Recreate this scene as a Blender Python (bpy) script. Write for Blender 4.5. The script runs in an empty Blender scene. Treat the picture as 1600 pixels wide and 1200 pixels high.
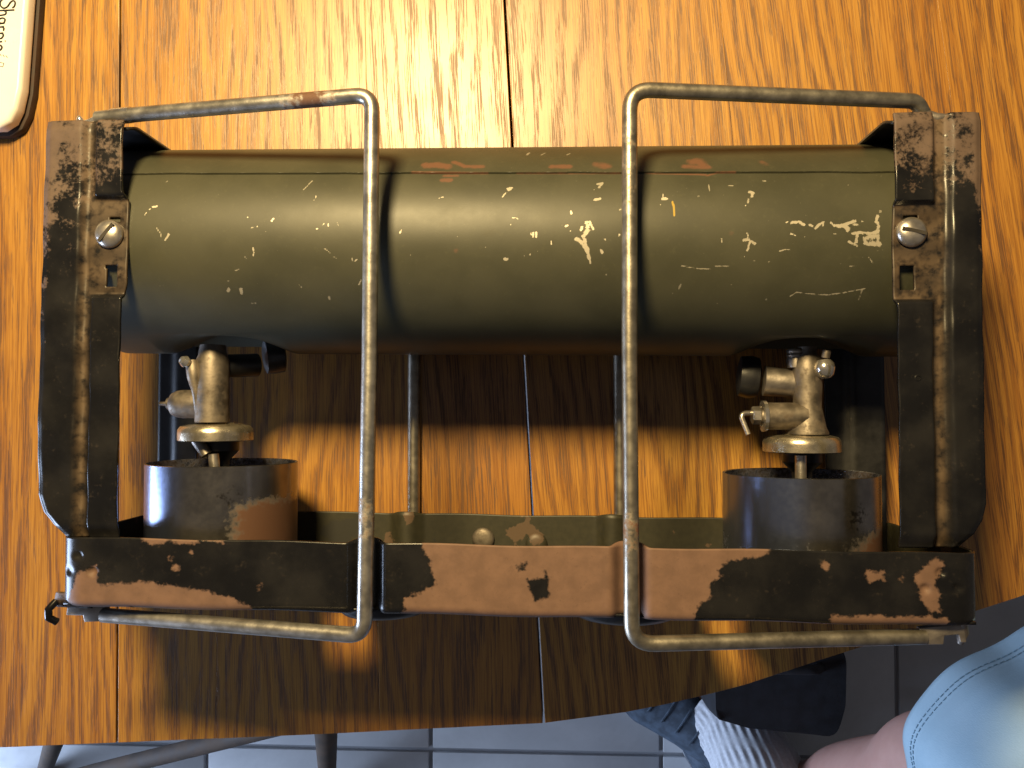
import bpy, bmesh, math, random
import numpy as np
from mathutils import Vector, Matrix, Euler

random.seed(7)
S = 0.01                      # everything below is written in centimetres, table top at z = 0
scene = bpy.context.scene
C = scene.collection

# ------------------------------------------------------------------ camera
cam_d = bpy.data.cameras.new('camera')
cam = bpy.data.objects.new('camera', cam_d)
C.objects.link(cam)
cam_d.sensor_width = 36.0
cam_d.lens = 36.0 * 1310 / 1600
cam_d.clip_start = 0.01
cam_d.clip_end = 50
cam.matrix_world = Matrix(((0.99877, 0.00151, 0.04951, 0.0),
                           (0.0, 0.99953, -0.03052, 0.0),
                           (-0.04953, 0.03048, 0.99831, 0.479),
                           (0, 0, 0, 1)))
scene.camera = cam

# ------------------------------------------------------------------ light
w = bpy.data.worlds.new('World')
scene.world = w
w.use_nodes = True
w.node_tree.nodes['Background'].inputs['Color'].default_value = (0.66, 0.64, 0.70, 1)
w.node_tree.nodes['Background'].inputs['Strength'].default_value = 0.11

ld = bpy.data.lights.new('ceiling_lamp', 'POINT')          # warm lamp above the far side of the table
ld.energy = 56
ld.color = (1.0, 0.75, 0.36)
ld.shadow_soft_size = 0.075
lamp = bpy.data.objects.new('ceiling_lamp', ld)
lamp.location = (-0.155, 0.42, 0.68)
C.objects.link(lamp)

wd = bpy.data.lights.new('window_light', 'AREA')           # daylight from a window on the left
wd.shape = 'RECTANGLE'
wd.size = 1.1
wd.size_y = 1.1
wd.energy = 75
wd.color = (0.56, 0.71, 1.0)
win = bpy.data.objects.new('window_light', wd)
win.location = (-2.1, -0.75, -0.05)
win.rotation_euler = (Vector((0.1, -0.2, -0.2)) - Vector(win.location)).to_track_quat('-Z', 'Z').to_euler()
C.objects.link(win)

vs = scene.view_settings
vs.view_transform = 'Standard'
vs.look = 'None'
vs.exposure = 0.0
vs.gamma = 1.0
vs.use_curve_mapping = False

# ------------------------------------------------------------------ node helper
class NT:
    def __init__(self, name):
        self.m = bpy.data.materials.new(name)
        self.m.use_nodes = True
        self.t = self.m.node_tree
        self.b = self.t.nodes['Principled BSDF']
    def link(self, a, b):
        self.t.links.new(a, b)
    def n(self, kind, props=None, **inp):
        nd = self.t.nodes.new(kind)
        for k, v in (props or {}).items():
            setattr(nd, k, v)
        for k, v in inp.items():
            key = int(k[1:]) if k[0] == 'i' and k[1:].isdigit() else k.replace('_', ' ')
            self.put(nd.inputs[key], v)
        return nd
    def put(self, sock, v):
        if isinstance(v, bpy.types.NodeSocket):
            self.link(v, sock)
        else:
            if isinstance(v, (tuple, list)) and len(v) == 3 and sock.type == 'RGBA':
                v = (*v, 1)
            sock.default_value = v
    def math(self, op, a, b=0.0, c=0.0, clamp=False):
        nd = self.n('ShaderNodeMath', {'operation': op, 'use_clamp': clamp})
        self.put(nd.inputs[0], a); self.put(nd.inputs[1], b); self.put(nd.inputs[2], c)
        return nd.outputs[0]
    def noise(self, vec, scale, detail=3.0, rough=0.55, dist=0.0):
        nd = self.n('ShaderNodeTexNoise', None, Scale=scale, Detail=detail, Roughness=rough, Distortion=dist)
        self.put(nd.inputs['Vector'], vec)
        return nd.outputs['Fac']
    def mapv(self, vec, scale=(1, 1, 1), loc=(0, 0, 0), rot=(0, 0, 0)):
        nd = self.n('ShaderNodeMapping')
        self.put(nd.inputs['Vector'], vec)
        nd.inputs['Scale'].default_value = scale
        nd.inputs['Location'].default_value = loc
        nd.inputs['Rotation'].default_value = rot
        return nd.outputs[0]
    def step(self, v, lo, hi):
        nd = self.n('ShaderNodeMapRange', {'interpolation_type': 'SMOOTHSTEP'})
        self.put(nd.inputs[0], v)
        nd.inputs[1].default_value = lo; nd.inputs[2].default_value = hi
        return nd.outputs[0]
    def mix(self, fac, a, b):
        nd = self.n('ShaderNodeMix', {'data_type': 'RGBA'})
        self.put(nd.inputs[0], fac); self.put(nd.inputs[6], a); self.put(nd.inputs[7], b)
        return nd.outputs[2]
    def mixf(self, fac, a, b):
        nd = self.n('ShaderNodeMix', {'data_type': 'FLOAT'})
        self.put(nd.inputs[0], fac); self.put(nd.inputs[2], a); self.put(nd.inputs[3], b)
        return nd.outputs[0]
    def attr(self, name):
        return self.n('ShaderNodeAttribute', {'attribute_name': name}).outputs['Fac']
    def obj(self):
        return self.n('ShaderNodeTexCoord').outputs['Object']
    def bump(self, h, strength=0.3, dist=0.001):
        nd = self.n('ShaderNodeBump', None, Strength=strength, Distance=dist)
        self.put(nd.inputs['Height'], h)
        self.link(nd.outputs[0], self.b.inputs['Normal'])
    def set(self, color=None, rough=None, metal=None, spec=None):
        for k, v in (('Base Color', color), ('Roughness', rough), ('Metallic', metal), ('Specular IOR Level', spec)):
            if v is not None:
                self.put(self.b.inputs[k], v)
        return self.m

def plain(name, col, rough=0.5, metal=0.0, var=0.25, scale=120.0, bump=0.1):
    t = NT(name)
    o = t.obj()
    f = t.noise(o, scale, 4)
    dark = tuple(c * (1 - var) for c in col)
    lite = tuple(min(1, c * (1 + var)) for c in col)
    t.set(t.mix(t.step(f, 0.3, 0.7), dark, lite), t.mixf(f, rough * 0.8, min(1, rough * 1.2)), metal)
    if bump:
        t.bump(t.noise(o, scale * 6, 3), bump, 0.0003)
    return t.m

# ------------------------------------------------------------------ materials
def wood_material():
    t = NT('honey_oak')
    o = t.obj()
    r = t.n('ShaderNodeObjectInfo').outputs['Random']
    off = t.n('ShaderNodeCombineXYZ', None, X=t.math('MULTIPLY', r, 3.7), Y=t.math('MULTIPLY', r, 9.1), Z=t.math('MULTIPLY', r, 1.3)).outputs[0]
    p = t.n('ShaderNodeVectorMath', {'operation': 'ADD'}, i0=o, i1=off).outputs[0]
    big = t.noise(t.mapv(p, (17, 2.4, 5)), 1.0, 2, 0.45)
    wob = t.noise(t.mapv(p, (60, 14, 5)), 1.0, 2, 0.5)
    sep = t.n('ShaderNodeSeparateXYZ', None, Vector=p)
    ringx = t.math('ADD', t.math('MULTIPLY', sep.outputs[0], 95.0), t.math('ADD', t.math('MULTIPLY', big, 9.0), t.math('MULTIPLY', wob, 1.6)))
    ring = t.math('ADD', t.math('MULTIPLY', t.math('SINE', t.math('MULTIPLY', ringx, 6.283)), 0.5), 0.5)
    warp = t.n('ShaderNodeCombineXYZ', None, X=t.math('ADD', sep.outputs[0], t.math('MULTIPLY', big, 0.020)), Y=sep.outputs[1], Z=sep.outputs[2]).outputs[0]
    fibre = t.noise(t.mapv(warp, (1500, 24, 5)), 1.0, 4, 0.65)
    pore = t.noise(t.mapv(warp, (1750, 36, 5)), 1.0, 3, 0.6)
    pore2 = t.noise(t.mapv(warp, (1150, 22, 5), (3, 1, 0)), 1.0, 3, 0.6)
    thr = t.math('ADD', t.math('MULTIPLY', ring, 0.12), 0.372)
    pm = t.step(t.math('SUBTRACT', thr, pore), 0.0, 0.035)
    pm2 = t.step(t.math('SUBTRACT', t.math('ADD', t.math('MULTIPLY', ring, 0.12), 0.34), pore2), 0.0, 0.04)
    pores = t.math('MAXIMUM', pm, pm2)
    tone = t.noise(t.mapv(p, (9, 1.3, 3)), 1.0, 2)
    light = t.mix(t.step(tone, 0.3, 0.7), (0.375, 0.168, 0.026), (0.49, 0.258, 0.046))
    mid = t.mix(r, (0.25, 0.094, 0.013), (0.30, 0.124, 0.019))
    base = t.mix(t.math('MULTIPLY', t.step(ring, 0.25, 0.95), 0.55), light, mid)
    base = t.mix(t.math('MULTIPLY', t.step(fibre, 0.40, 0.64), 0.58), base, (0.135, 0.043, 0.009))
    base = t.mix(t.math('MULTIPLY', r, 0.14), base, (0.24, 0.085, 0.019))
    col = t.mix(t.math('MULTIPLY', pores, 0.66), base, (0.050, 0.017, 0.005))
    smudge = t.noise(o, 26, 3)
    rough = t.mixf(smudge, 0.33, 0.43)
    t.set(col, t.mixf(pores, rough, 0.55), 0.0, 0.75)
    t.bump(t.math('SUBTRACT', t.math('MULTIPLY', fibre, 0.25), pores), 0.14, 0.0003)
    return t.m

def tank_material():
    t = NT('olive_tank_paint')
    o = t.obj()
    n1 = t.noise(o, 34, 4); n2 = t.noise(o, 420, 4); n3 = t.noise(o, 1500, 2)
    base = t.mix(t.step(n1, 0.3, 0.7), (0.037, 0.037, 0.023), (0.050, 0.049, 0.031))
    base = t.mix(t.math('MULTIPLY', t.step(n2, 0.55, 0.8), 0.30), base, (0.072, 0.07, 0.04))
    base = t.mix(t.math('MULTIPLY', t.attr('stain'), 0.75), base, (0.035, 0.032, 0.015))
    rn = t.math('ADD', t.attr('rust'), t.math('MULTIPLY', t.math('SUBTRACT', t.noise(o, 300, 6, 0.65), 0.5), 0.9))
    rm = t.math('MULTIPLY', t.math('MULTIPLY', t.step(rn, -0.05, 0.5), t.step(t.attr('rust'), 0.0, 0.2)), 0.75)
    base = t.mix(rm, base, (0.135, 0.062, 0.038))
    cn = t.math('ADD', t.attr('chip'), t.math('MULTIPLY', t.math('SUBTRACT', t.noise(o, 620, 5, 0.7), 0.5), 1.3))
    cm = t.math('MULTIPLY', t.step(cn, 0.55, 0.72), t.step(t.attr('chip'), 0.02, 0.12))
    # tiny random specks besides the mapped chips
    sp = t.step(t.noise(o, 900, 1), 0.79, 0.82)
    cm = t.math('MAXIMUM', cm, t.math('MULTIPLY', sp, 0.35))
    amt = t.math('MULTIPLY', cm, t.math('MAXIMUM', t.attr('chipamt'), 0.35))
    col = t.mix(amt, base, (0.50, 0.45, 0.36))
    col = t.mix(t.step(t.attr('yellow'), 0.3, 0.5), col, (0.33, 0.22, 0.03))
    rough = t.mixf(cm, t.mixf(t.noise(o, 60, 4), 0.38, 0.54), 0.42)
    t.set(col, rough, t.math('MULTIPLY', cm, 0.25), 0.36)
    t.bump(t.math('ADD', t.math('MULTIPLY', n3, 0.12), t.math('MULTIPLY', cm, -0.5)), 0.25, 0.0003)
    return t.m

def worn_black(name, brown=(0.215, 0.115, 0.075), tan=(0.24, 0.165, 0.095), extra=0.0, rough=0.27, ragged=0.9):
    """black enamel worn through to brown primer; 'rust' 0..1 (0.5 = boundary), 'dirt' for tan dust"""
    t = NT(name)
    o = t.obj()
    n1 = t.noise(o, 130, 6, 0.62); n2 = t.noise(o, 620, 4); n3 = t.noise(o, 45, 4)
    black = t.mix(t.step(n3, 0.35, 0.7), (0.006, 0.006, 0.007), (0.014, 0.0135, 0.014))
    scuff = t.step(t.math('ADD', t.math('MULTIPLY', n2, 0.5), t.math('MULTIPLY', n1, 0.5)), 0.56, 0.72)
    black = t.mix(t.math('MULTIPLY', scuff, 0.22), black, (0.085, 0.066, 0.052))
    bn = t.mix(t.step(n1, 0.3, 0.7), tuple(c * 0.86 for c in brown), tuple(c * 1.12 for c in brown))
    bn = t.mix(t.math('MULTIPLY', t.step(n2, 0.6, 0.75), 0.35), bn, tuple(c * 0.55 for c in brown))
    f = t.math('ADD', t.math('ADD', t.attr('rust'), extra), t.math('MULTIPLY', t.math('SUBTRACT', t.math('ADD', t.math('MULTIPLY', n1, 0.65), t.math('MULTIPLY', n2, 0.35)), 0.5), ragged))
    m = t.step(f, 0.41, 0.60)
    col = t.mix(m, black, bn)
    d = t.math('MULTIPLY', t.attr('dirt'), t.step(t.noise(o, 260, 4), 0.25, 0.6))
    col = t.mix(d, col, tan)
    t.set(col, t.mixf(t.math('MAXIMUM', m, d), t.mixf(n1, rough * 0.7, rough * 1.3), 0.62), 0.0, 0.33)
    t.bump(t.math('ADD', t.math('MULTIPLY', m, -0.6), t.math('MULTIPLY', n2, 0.25)), 0.3, 0.0003)
    return t.m

def steel(name, col=(0.42, 0.39, 0.34), rough=0.34, rusty=0.0, rustcol=(0.20, 0.085, 0.04)):
    t = NT(name)
    o = t.obj()
    n1 = t.noise(o, 160, 5); n2 = t.noise(o, 900, 3)
    c = t.mix(t.step(n1, 0.3, 0.7), tuple(x * 0.7 for x in col), tuple(min(1, x * 1.15) for x in col))
    f = t.math('ADD', t.math('ADD', t.attr('rust'), rusty), t.math('MULTIPLY', t.math('SUBTRACT', t.noise(o, 240, 5, 0.65), 0.5), 1.1))
    m = t.step(f, 0.36, 0.68)
    c = t.mix(m, c, t.mix(n2, tuple(x * 0.6 for x in rustcol), rustcol))
    t.set(c, t.mixf(m, t.mixf(n1, rough * 0.75, rough * 1.35), 0.75), t.mixf(m, 0.9, 0.1))
    t.bump(t.math('ADD', n2, t.math('MULTIPLY', m, 0.8)), 0.16, 0.0003)
    return t.m

def cup_material():
    t = NT('heat_blued_steel')
    o = t.obj()
    n1 = t.noise(o, 55, 5, 0.6); n2 = t.noise(o, 380, 4)
    c = t.mix(t.step(n1, 0.35, 0.65), (0.20, 0.19, 0.185), (0.33, 0.31, 0.29))
    c = t.mix(t.step(t.attr('blue'), 0.2, 0.9), c, (0.22, 0.26, 0.40))  # bluish window reflection painted into the steel colour
    f = t.math('ADD', t.attr('rust'), t.math('MULTIPLY', t.math('SUBTRACT', t.math('ADD', t.math('MULTIPLY', n1, 0.5), t.math('MULTIPLY', n2, 0.5)), 0.5), 1.2))
    m = t.step(f, 0.34, 0.72)
    c = t.mix(m, c, (0.110, 0.056, 0.035))
    soot = t.step(t.math('ADD', t.attr('soot'), t.math('MULTIPLY', t.math('SUBTRACT', n2, 0.5), 1.2)), 0.45, 0.65)
    c = t.mix(t.math('MULTIPLY', soot, 0.8), c, (0.045, 0.04, 0.035))
    t.set(c, t.mixf(m, t.mixf(n2, 0.18, 0.30), 0.55), t.mixf(m, 0.95, 0.15))
    t.bump(n2, 0.08, 0.0003)
    return t.m

def olive_inner():
    t = NT('olive_tray_lining')
    o = t.obj()
    n1 = t.noise(o, 38, 5, 0.6); n2 = t.noise(o, 300, 4)
    c = t.mix(t.step(n2, 0.3, 0.7), (0.022, 0.021, 0.012), (0.030, 0.028, 0.016))
    c = t.mix(t.step(n1, 0.62, 0.64), c, (0.09, 0.058, 0.037))
    c = t.mix(t.math('MULTIPLY', t.step(n1, 0.40, 0.37), 0.9), c, (0.02, 0.02, 0.018))
    return t.set(c, 0.5)

M = {}
M['wood'] = wood_material()
M['tank'] = tank_material()
M['bracket'] = worn_black('worn_black_bracket', brown=(0.092, 0.062, 0.048), tan=(0.115, 0.078, 0.048), extra=-0.05, ragged=1.35, rough=0.24)
M['tray'] = worn_black('worn_black_tray', brown=(0.142, 0.083, 0.060), ragged=1.15)
M['black'] = plain('black_enamel', (0.014, 0.014, 0.015), 0.38, 0, 0.5, 90)
M['olive'] = olive_inner()
M['wire'] = steel('dull_steel_wire', (0.46, 0.435, 0.39), 0.34, 0.0, (0.13, 0.062, 0.035))
M['wire_olive'] = steel('olive_coated_wire', (0.37, 0.335, 0.27), 0.36, 0.0, (0.17, 0.08, 0.05))
M['cup'] = cup_material()
M['brass'] = steel('tarnished_brass', (0.20, 0.172, 0.142), 0.52, 0.40, (0.105, 0.078, 0.056))
M['nickel'] = steel('nickel_disc', (0.62, 0.55, 0.42), 0.26, -0.1)
M['screw'] = steel('screw_steel', (0.62, 0.57, 0.50), 0.30, -0.05)
M['solder'] = steel('solder', (0.80, 0.76, 0.70), 0.16, -0.3)
M['hook'] = steel('weld_metal', (0.36, 0.32, 0.28), 0.42, 0.12, (0.19, 0.11, 0.075))
M['slot'] = plain('slot_dark', (0.02, 0.016, 0.012), 0.7, 0, 0.3)
M['stamp'] = plain('worn_stamp', (0.17, 0.13, 0.10), 0.6, 0, 0.3, 400)
M['white'] = plain('white_plastic', (0.80, 0.77, 0.72), 0.28, 0, 0.03, 60, 0.02)
M['ink'] = plain('black_ink', (0.03, 0.03, 0.03), 0.4, 0, 0.3)
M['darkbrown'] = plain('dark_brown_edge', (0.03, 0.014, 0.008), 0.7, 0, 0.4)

# ------------------------------------------------------------------ mesh helpers (centimetres in, metres out)
ORIGIN = Vector((0, 0, 0))          # base point of the thing being built, in cm

class MB:
    def __init__(self):
        self.v = []; self.f = []; self.a = {}
    def add(self, verts, faces, **attrs):
        o = len(self.v)
        self.v.extend([tuple(p) for p in verts])
        self.f.extend([tuple(i + o for i in q) for q in faces])
        for k, val in attrs.items():
            lst = self.a.setdefault(k, [])
            lst.extend([0.0] * (o - len(lst)))
            lst.extend([float(x) for x in val])
        return self
    def tube(self, path, r, n=16, cap=True, **attrs):
        pts = [Vector(p) for p in path]
        rr = r if isinstance(r, (list, tuple)) else [r] * len(pts)
        vs, fs = [], []
        t0 = (pts[1] - pts[0]).normalized()
        up = Vector((0, 0, 1)) if abs(t0.z) < 0.9 else Vector((1, 0, 0))
        u = t0.cross(up).normalized()
        for i, p in enumerate(pts):
            if i == 0: t = t0
            elif i == len(pts) - 1: t = (pts[i] - pts[i - 1]).normalized()
            else: t = ((pts[i + 1] - p).normalized() + (p - pts[i - 1]).normalized()).normalized()
            u = (u - t * u.dot(t)).normalized()
            v = t.cross(u)
            for k in range(n):
                a = 2 * math.pi * k / n
                vs.append(p + (u * math.cos(a) + v * math.sin(a)) * rr[i])
        for i in range(len(pts) - 1):
            for k in range(n):
                k2 = (k + 1) % n
                fs.append((i * n + k, i * n + k2, (i + 1) * n + k2, (i + 1) * n + k))
        if cap:
            fs.append(tuple(range(n))[::-1])
            fs.append(tuple((len(pts) - 1) * n + k for k in range(n)))
        at = {}
        for k, fn in attrs.items():
            at[k] = [fn(q) for q in vs]
        return self.add(vs, fs, **at)
    def lathe(self, prof, org, axis, n=40, cap0=True, cap1=True, attrs=None):
        org = Vector(org); ax = Vector(axis).normalized()
        up = Vector((0, 0, 1)) if abs(ax.z) < 0.9 else Vector((1, 0, 0))
        u = ax.cross(up).normalized(); v = ax.cross(u)
        vs, fs = [], []
        for r, h in prof:
            for k in range(n):
                a = 2 * math.pi * k / n
                vs.append(org + ax * h + (u * math.cos(a) + v * math.sin(a)) * r)
        for i in range(len(prof) - 1):
            for k in range(n):
                k2 = (k + 1) % n
                fs.append((i * n + k, (i + 1) * n + k, (i + 1) * n + k2, i * n + k2))
        if cap0: fs.append(tuple(range(n)))
        if cap1: fs.append(tuple((len(prof) - 1) * n + k for k in range(n))[::-1])
        at = {k: [fn(q) for q in vs] for k, fn in (attrs or {}).items()}
        return self.add(vs, fs, **at)
    def grid(self, nu, nv, fn, keep=None, wrap_u=False, **attrs):
        vs = [fn(i / (nu if wrap_u else nu - 1), j / (nv - 1)) for j in range(nv) for i in range(nu)]
        fs = []
        for j in range(nv - 1):
            for i in range(nu if wrap_u else nu - 1):
                i2 = (i + 1) % nu
                q = (j * nu + i, j * nu + i2, (j + 1) * nu + i2, (j + 1) * nu + i)
                if keep and not keep([sum(vs[k][m] for k in q) / 4 for m in range(3)]):
                    continue
                fs.append(q)
        at = {k: [g(p) for p in vs] for k, g in attrs.items()}
        return self.add(vs, fs, **at)
    def prism(self, poly, z0, z1):
        n = len(poly)
        vs = [(x, y, z0) for x, y in poly] + [(x, y, z1) for x, y in poly]
        fs = [tuple(range(n))[::-1], tuple(range(n, 2 * n))]
        fs += [(i, (i + 1) % n, n + (i + 1) % n, n + i) for i in range(n)]
        return self.add(vs, fs)
    def box(self, c, s, rot=None):
        R = rot.to_matrix() if rot else Matrix.Identity(3)
        vs = [Vector(c) + R @ Vector((dx * s[0] / 2, dy * s[1] / 2, dz * s[2] / 2)) for dx in (-1, 1) for dy in (-1, 1) for dz in (-1, 1)]
        fs = [(0, 1, 3, 2), (4, 6, 7, 5), (0, 4, 5, 1), (2, 3, 7, 6), (0, 2, 6, 4), (1, 5, 7, 3)]
        return self.add(vs, fs)
    def build(self, name, mat, parent=None, bevel=0.0, segs=2, smooth=True, angle=40, solid=0.0, mat2=None, flip=False, subsurf=0, remesh=0.0, origin=None):
        me = bpy.data.meshes.new(name)
        og = Vector(ORIGIN if origin is None else origin)
        me.from_pydata([((p[0] - og.x) * S, (p[1] - og.y) * S, (p[2] - og.z) * S) for p in self.v], [], self.f)
        for k, lst in self.a.items():
            lst = lst + [0.0] * (len(self.v) - len(lst))
            at = me.attributes.new(k, 'FLOAT', 'POINT')
            at.data.foreach_set('value', lst)
        bm = bmesh.new(); bm.from_mesh(me)
        loose = [v for v in bm.verts if not v.link_faces]
        if loose: bmesh.ops.delete(bm, geom=loose, context='VERTS')
        bmesh.ops.recalc_face_normals(bm, faces=bm.faces)
        if flip: bmesh.ops.reverse_faces(bm, faces=bm.faces)
        if bevel:
            es = [e for e in bm.edges if len(e.link_faces) == 2 and e.calc_face_angle(0) > 0.6]
            bmesh.ops.bevel(bm, geom=es, offset=bevel * S, segments=segs, profile=0.5, affect='EDGES', clamp_overlap=True)
        bm.to_mesh(me); bm.free()
        me.materials.append(M[mat] if isinstance(mat, str) else mat)
        if mat2: me.materials.append(M[mat2])
        if smooth:
            me.polygons.foreach_set('use_smooth', [True] * len(me.polygons))
            me.set_sharp_from_angle(angle=math.radians(angle))
        o = bpy.data.objects.new(name, me)
        C.objects.link(o)
        if parent: o.parent = parent
        if remesh:
            md = o.modifiers.new('fuse', 'REMESH'); md.mode = 'VOXEL'; md.voxel_size = remesh * S; md.use_smooth_shade = True
            sm = o.modifiers.new('soften', 'SMOOTH'); sm.factor = 0.5; sm.iterations = 6
        if subsurf:
            md = o.modifiers.new('subdivide', 'SUBSURF'); md.levels = subsurf; md.render_levels = subsurf
        if solid:
            md = o.modifiers.new('thickness', 'SOLIDIFY'); md.thickness = solid * S; md.offset = -1
            if mat2: md.material_offset = 1
        return o

def thing(name, label, cat, base, group=None):
    global ORIGIN
    o = bpy.data.objects.new(name, None)
    o.empty_display_size = 0.02
    C.objects.link(o)
    o.location = Vector(base) * S
    o['label'] = label; o['category'] = cat
    if group: o['group'] = group
    ORIGIN = Vector(base)
    return o

def fillet(pts, r, n=8):
    pts = [Vector(p) for p in pts]
    out = [pts[0]]
    for a, b, c in zip(pts, pts[1:], pts[2:]):
        d1 = (a - b).normalized(); d2 = (c - b).normalized()
        ang = d1.angle(d2); cut = min(r / math.tan(ang / 2), (a - b).length * 0.45, (c - b).length * 0.45)
        p1 = b + d1 * cut; p2 = b + d2 * cut
        for i in range(n + 1):
            s = i / n
            out.append(p1 * (1 - s) ** 2 + b * 2 * s * (1 - s) + p2 * s ** 2)
    out.append(pts[-1])
    return out

def dense(path, step=0.4):
    out = [Vector(path[0])]
    for a, b in zip(path, path[1:]):
        a = Vector(a); b = Vector(b); n = max(1, int((b - a).length / step))
        for i in range(1, n + 1): out.append(a.lerp(b, i / n))
    return out

def sstep(x, a, b):
    t = max(0.0, min(1.0, (x - a) / (b - a))); return t * t * (3 - 2 * t)

def interp(x, xs, ys):
    return float(np.interp(x, xs, ys))

def inside(poly, x, y):
    c = False; n = len(poly)
    for i in range(n):
        x1, y1 = poly[i]; x2, y2 = poly[i - 1]
        if (y1 > y) != (y2 > y) and x < (x2 - x1) * (y - y1) / (y2 - y1) + x1: c = not c
    return c

def sdist(poly, x, y):
    d = 1e9; n = len(poly)
    for i in range(n):
        x1, y1 = poly[i]; x2, y2 = poly[i - 1]
        dx, dy = x2 - x1, y2 - y1; L = dx * dx + dy * dy or 1e-9
        t = max(0, min(1, ((x - x1) * dx + (y - y1) * dy) / L))
        d = min(d, math.hypot(x - x1 - t * dx, y - y1 - t * dy))
    return d if inside(poly, x, y) else -d

# ================================================================== floor
ORIGIN = Vector((0, 0, 0))
FZ = -75.0
t = NT('grout'); M['grout'] = t.set((0.33, 0.34, 0.36), 0.85)
def tile_mat():
    t = NT('blue_grey_tile'); o = t.obj(); r = t.n('ShaderNodeObjectInfo').outputs['Random']
    n1 = t.noise(o, 9, 5); n2 = t.noise(o, 70, 4)
    c = t.mix(t.step(n1, 0.3, 0.7), (0.48, 0.50, 0.52), (0.60, 0.62, 0.64))
    c = t.mix(t.math('MULTIPLY', n2, 0.25), c, (0.18, 0.19, 0.2))
    c = t.mix(t.math('MULTIPLY', r, 0.2), c, (0.34, 0.35, 0.36))
    t.set(c, t.mixf(n2, 0.35, 0.6)); t.bump(n1, 0.1, 0.002); return t.m
M['tile'] = tile_mat()
fl = MB().box((0, 0, FZ - 3.6), (600, 600, 6)).build('floor', 'grout', origin=(0, 0, FZ))
fl.location = (0, 0, FZ * S); fl['kind'] = 'structure'
tile_me = None
for ix in range(-4, 5):
    for iy in range(-4, 2):
        cx = 15.5 + 16.5 + ix * 33.3; cy = -49.5 + 16.6 + iy * 33.3
        if tile_me is None:
            ob = MB().box((0, 0, 0), (32.7, 32.7, 1.2)).build('floor_tile', 'tile', fl, bevel=0.15, origin=(0, 0, 0))
            tile_me = ob.data
        else:
            ob = bpy.data.objects.new('floor_tile', tile_me); C.objects.link(ob); ob.parent = fl
        ob.location = (cx * S, cy * S, -0.006)

# ================================================================== table
FRONT_X = [-60, -45, -32.2, -24.6, -13.4, -0.6, 4.8, 10.15, 15.45, 20.0, 25.9, 33, 42, 52]
FRONT_Y = [-19.0, -19.8, -19.67, -19.22, -18.54, -17.69, -16.88, -15.55, -13.7, -12.23, -10.23, -7.2, -2.5, 6]
def front_y(x): return interp(x, FRONT_X, FRONT_Y)
BACK = 60.0
# seams: x at y = 0 and lean (dx per cm of y); the two open joints carry a wider gap
SEAMS = [(-52, 0, .02), (-38.5, 0, .004), (-25.45, -.010, .12), (-19.6, -.012, .004), (-10.4, -.026, .004),
         (-1.53, -.054, .13), (11.6, -.088, .004), (24.4, -.115, .004), (35, -.13, .004), (47, -.13, .02)]
tb = thing('table', 'honey oak plank table with a curved front edge under the stove', 'table', (0, 20, -75))
TBASE = Vector((0, 20, -75))
for (xa, la, ga), (xb, lb, gb) in zip(SEAMS, SEAMS[1:]):
    xa2, xb2 = xa + ga / 2, xb - gb / 2
    def hit(x0, l):
        y = -15.0
        for _ in range(12): y = front_y(x0 + l * y)
        return (x0 + l * y, y)
    low = [hit(xa2 + (xb2 - xa2) * k / 6, la + (lb - la) * k / 6) for k in range(7)]
    poly = [(xa2 + la * BACK, BACK)] + low + [(xb2 + lb * BACK, BACK)]
    lean = (la + lb) / 2
    cen = Vector(((xa + xb) / 2, 0, 0)); ang = math.atan(-lean)
    ca, sa = math.cos(-ang), math.sin(-ang)
    loc = [((x - cen.x) * ca - y * sa, (x - cen.x) * sa + y * ca) for x, y in poly]
    ob = MB().prism(loc, -2.4, 0.0).build('board', 'wood', tb, bevel=0.03 if max(ga, gb) > .05 else 0.006, segs=2, smooth=False, origin=(0, 0, 0))
    ob.location = (cen - TBASE) * S; ob.rotation_euler = (0, 0, ang)
ped = MB().lathe([(22, 0), (22, 2), (9, 5), (5, 12), (4.2, 30), (5.5, 55), (12, 68), (20, 72.4)], (0, 30, -75), (0, 0, 1), 40).build('pedestal', 'wood', tb)

# ================================================================== stove
TBL = []
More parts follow.
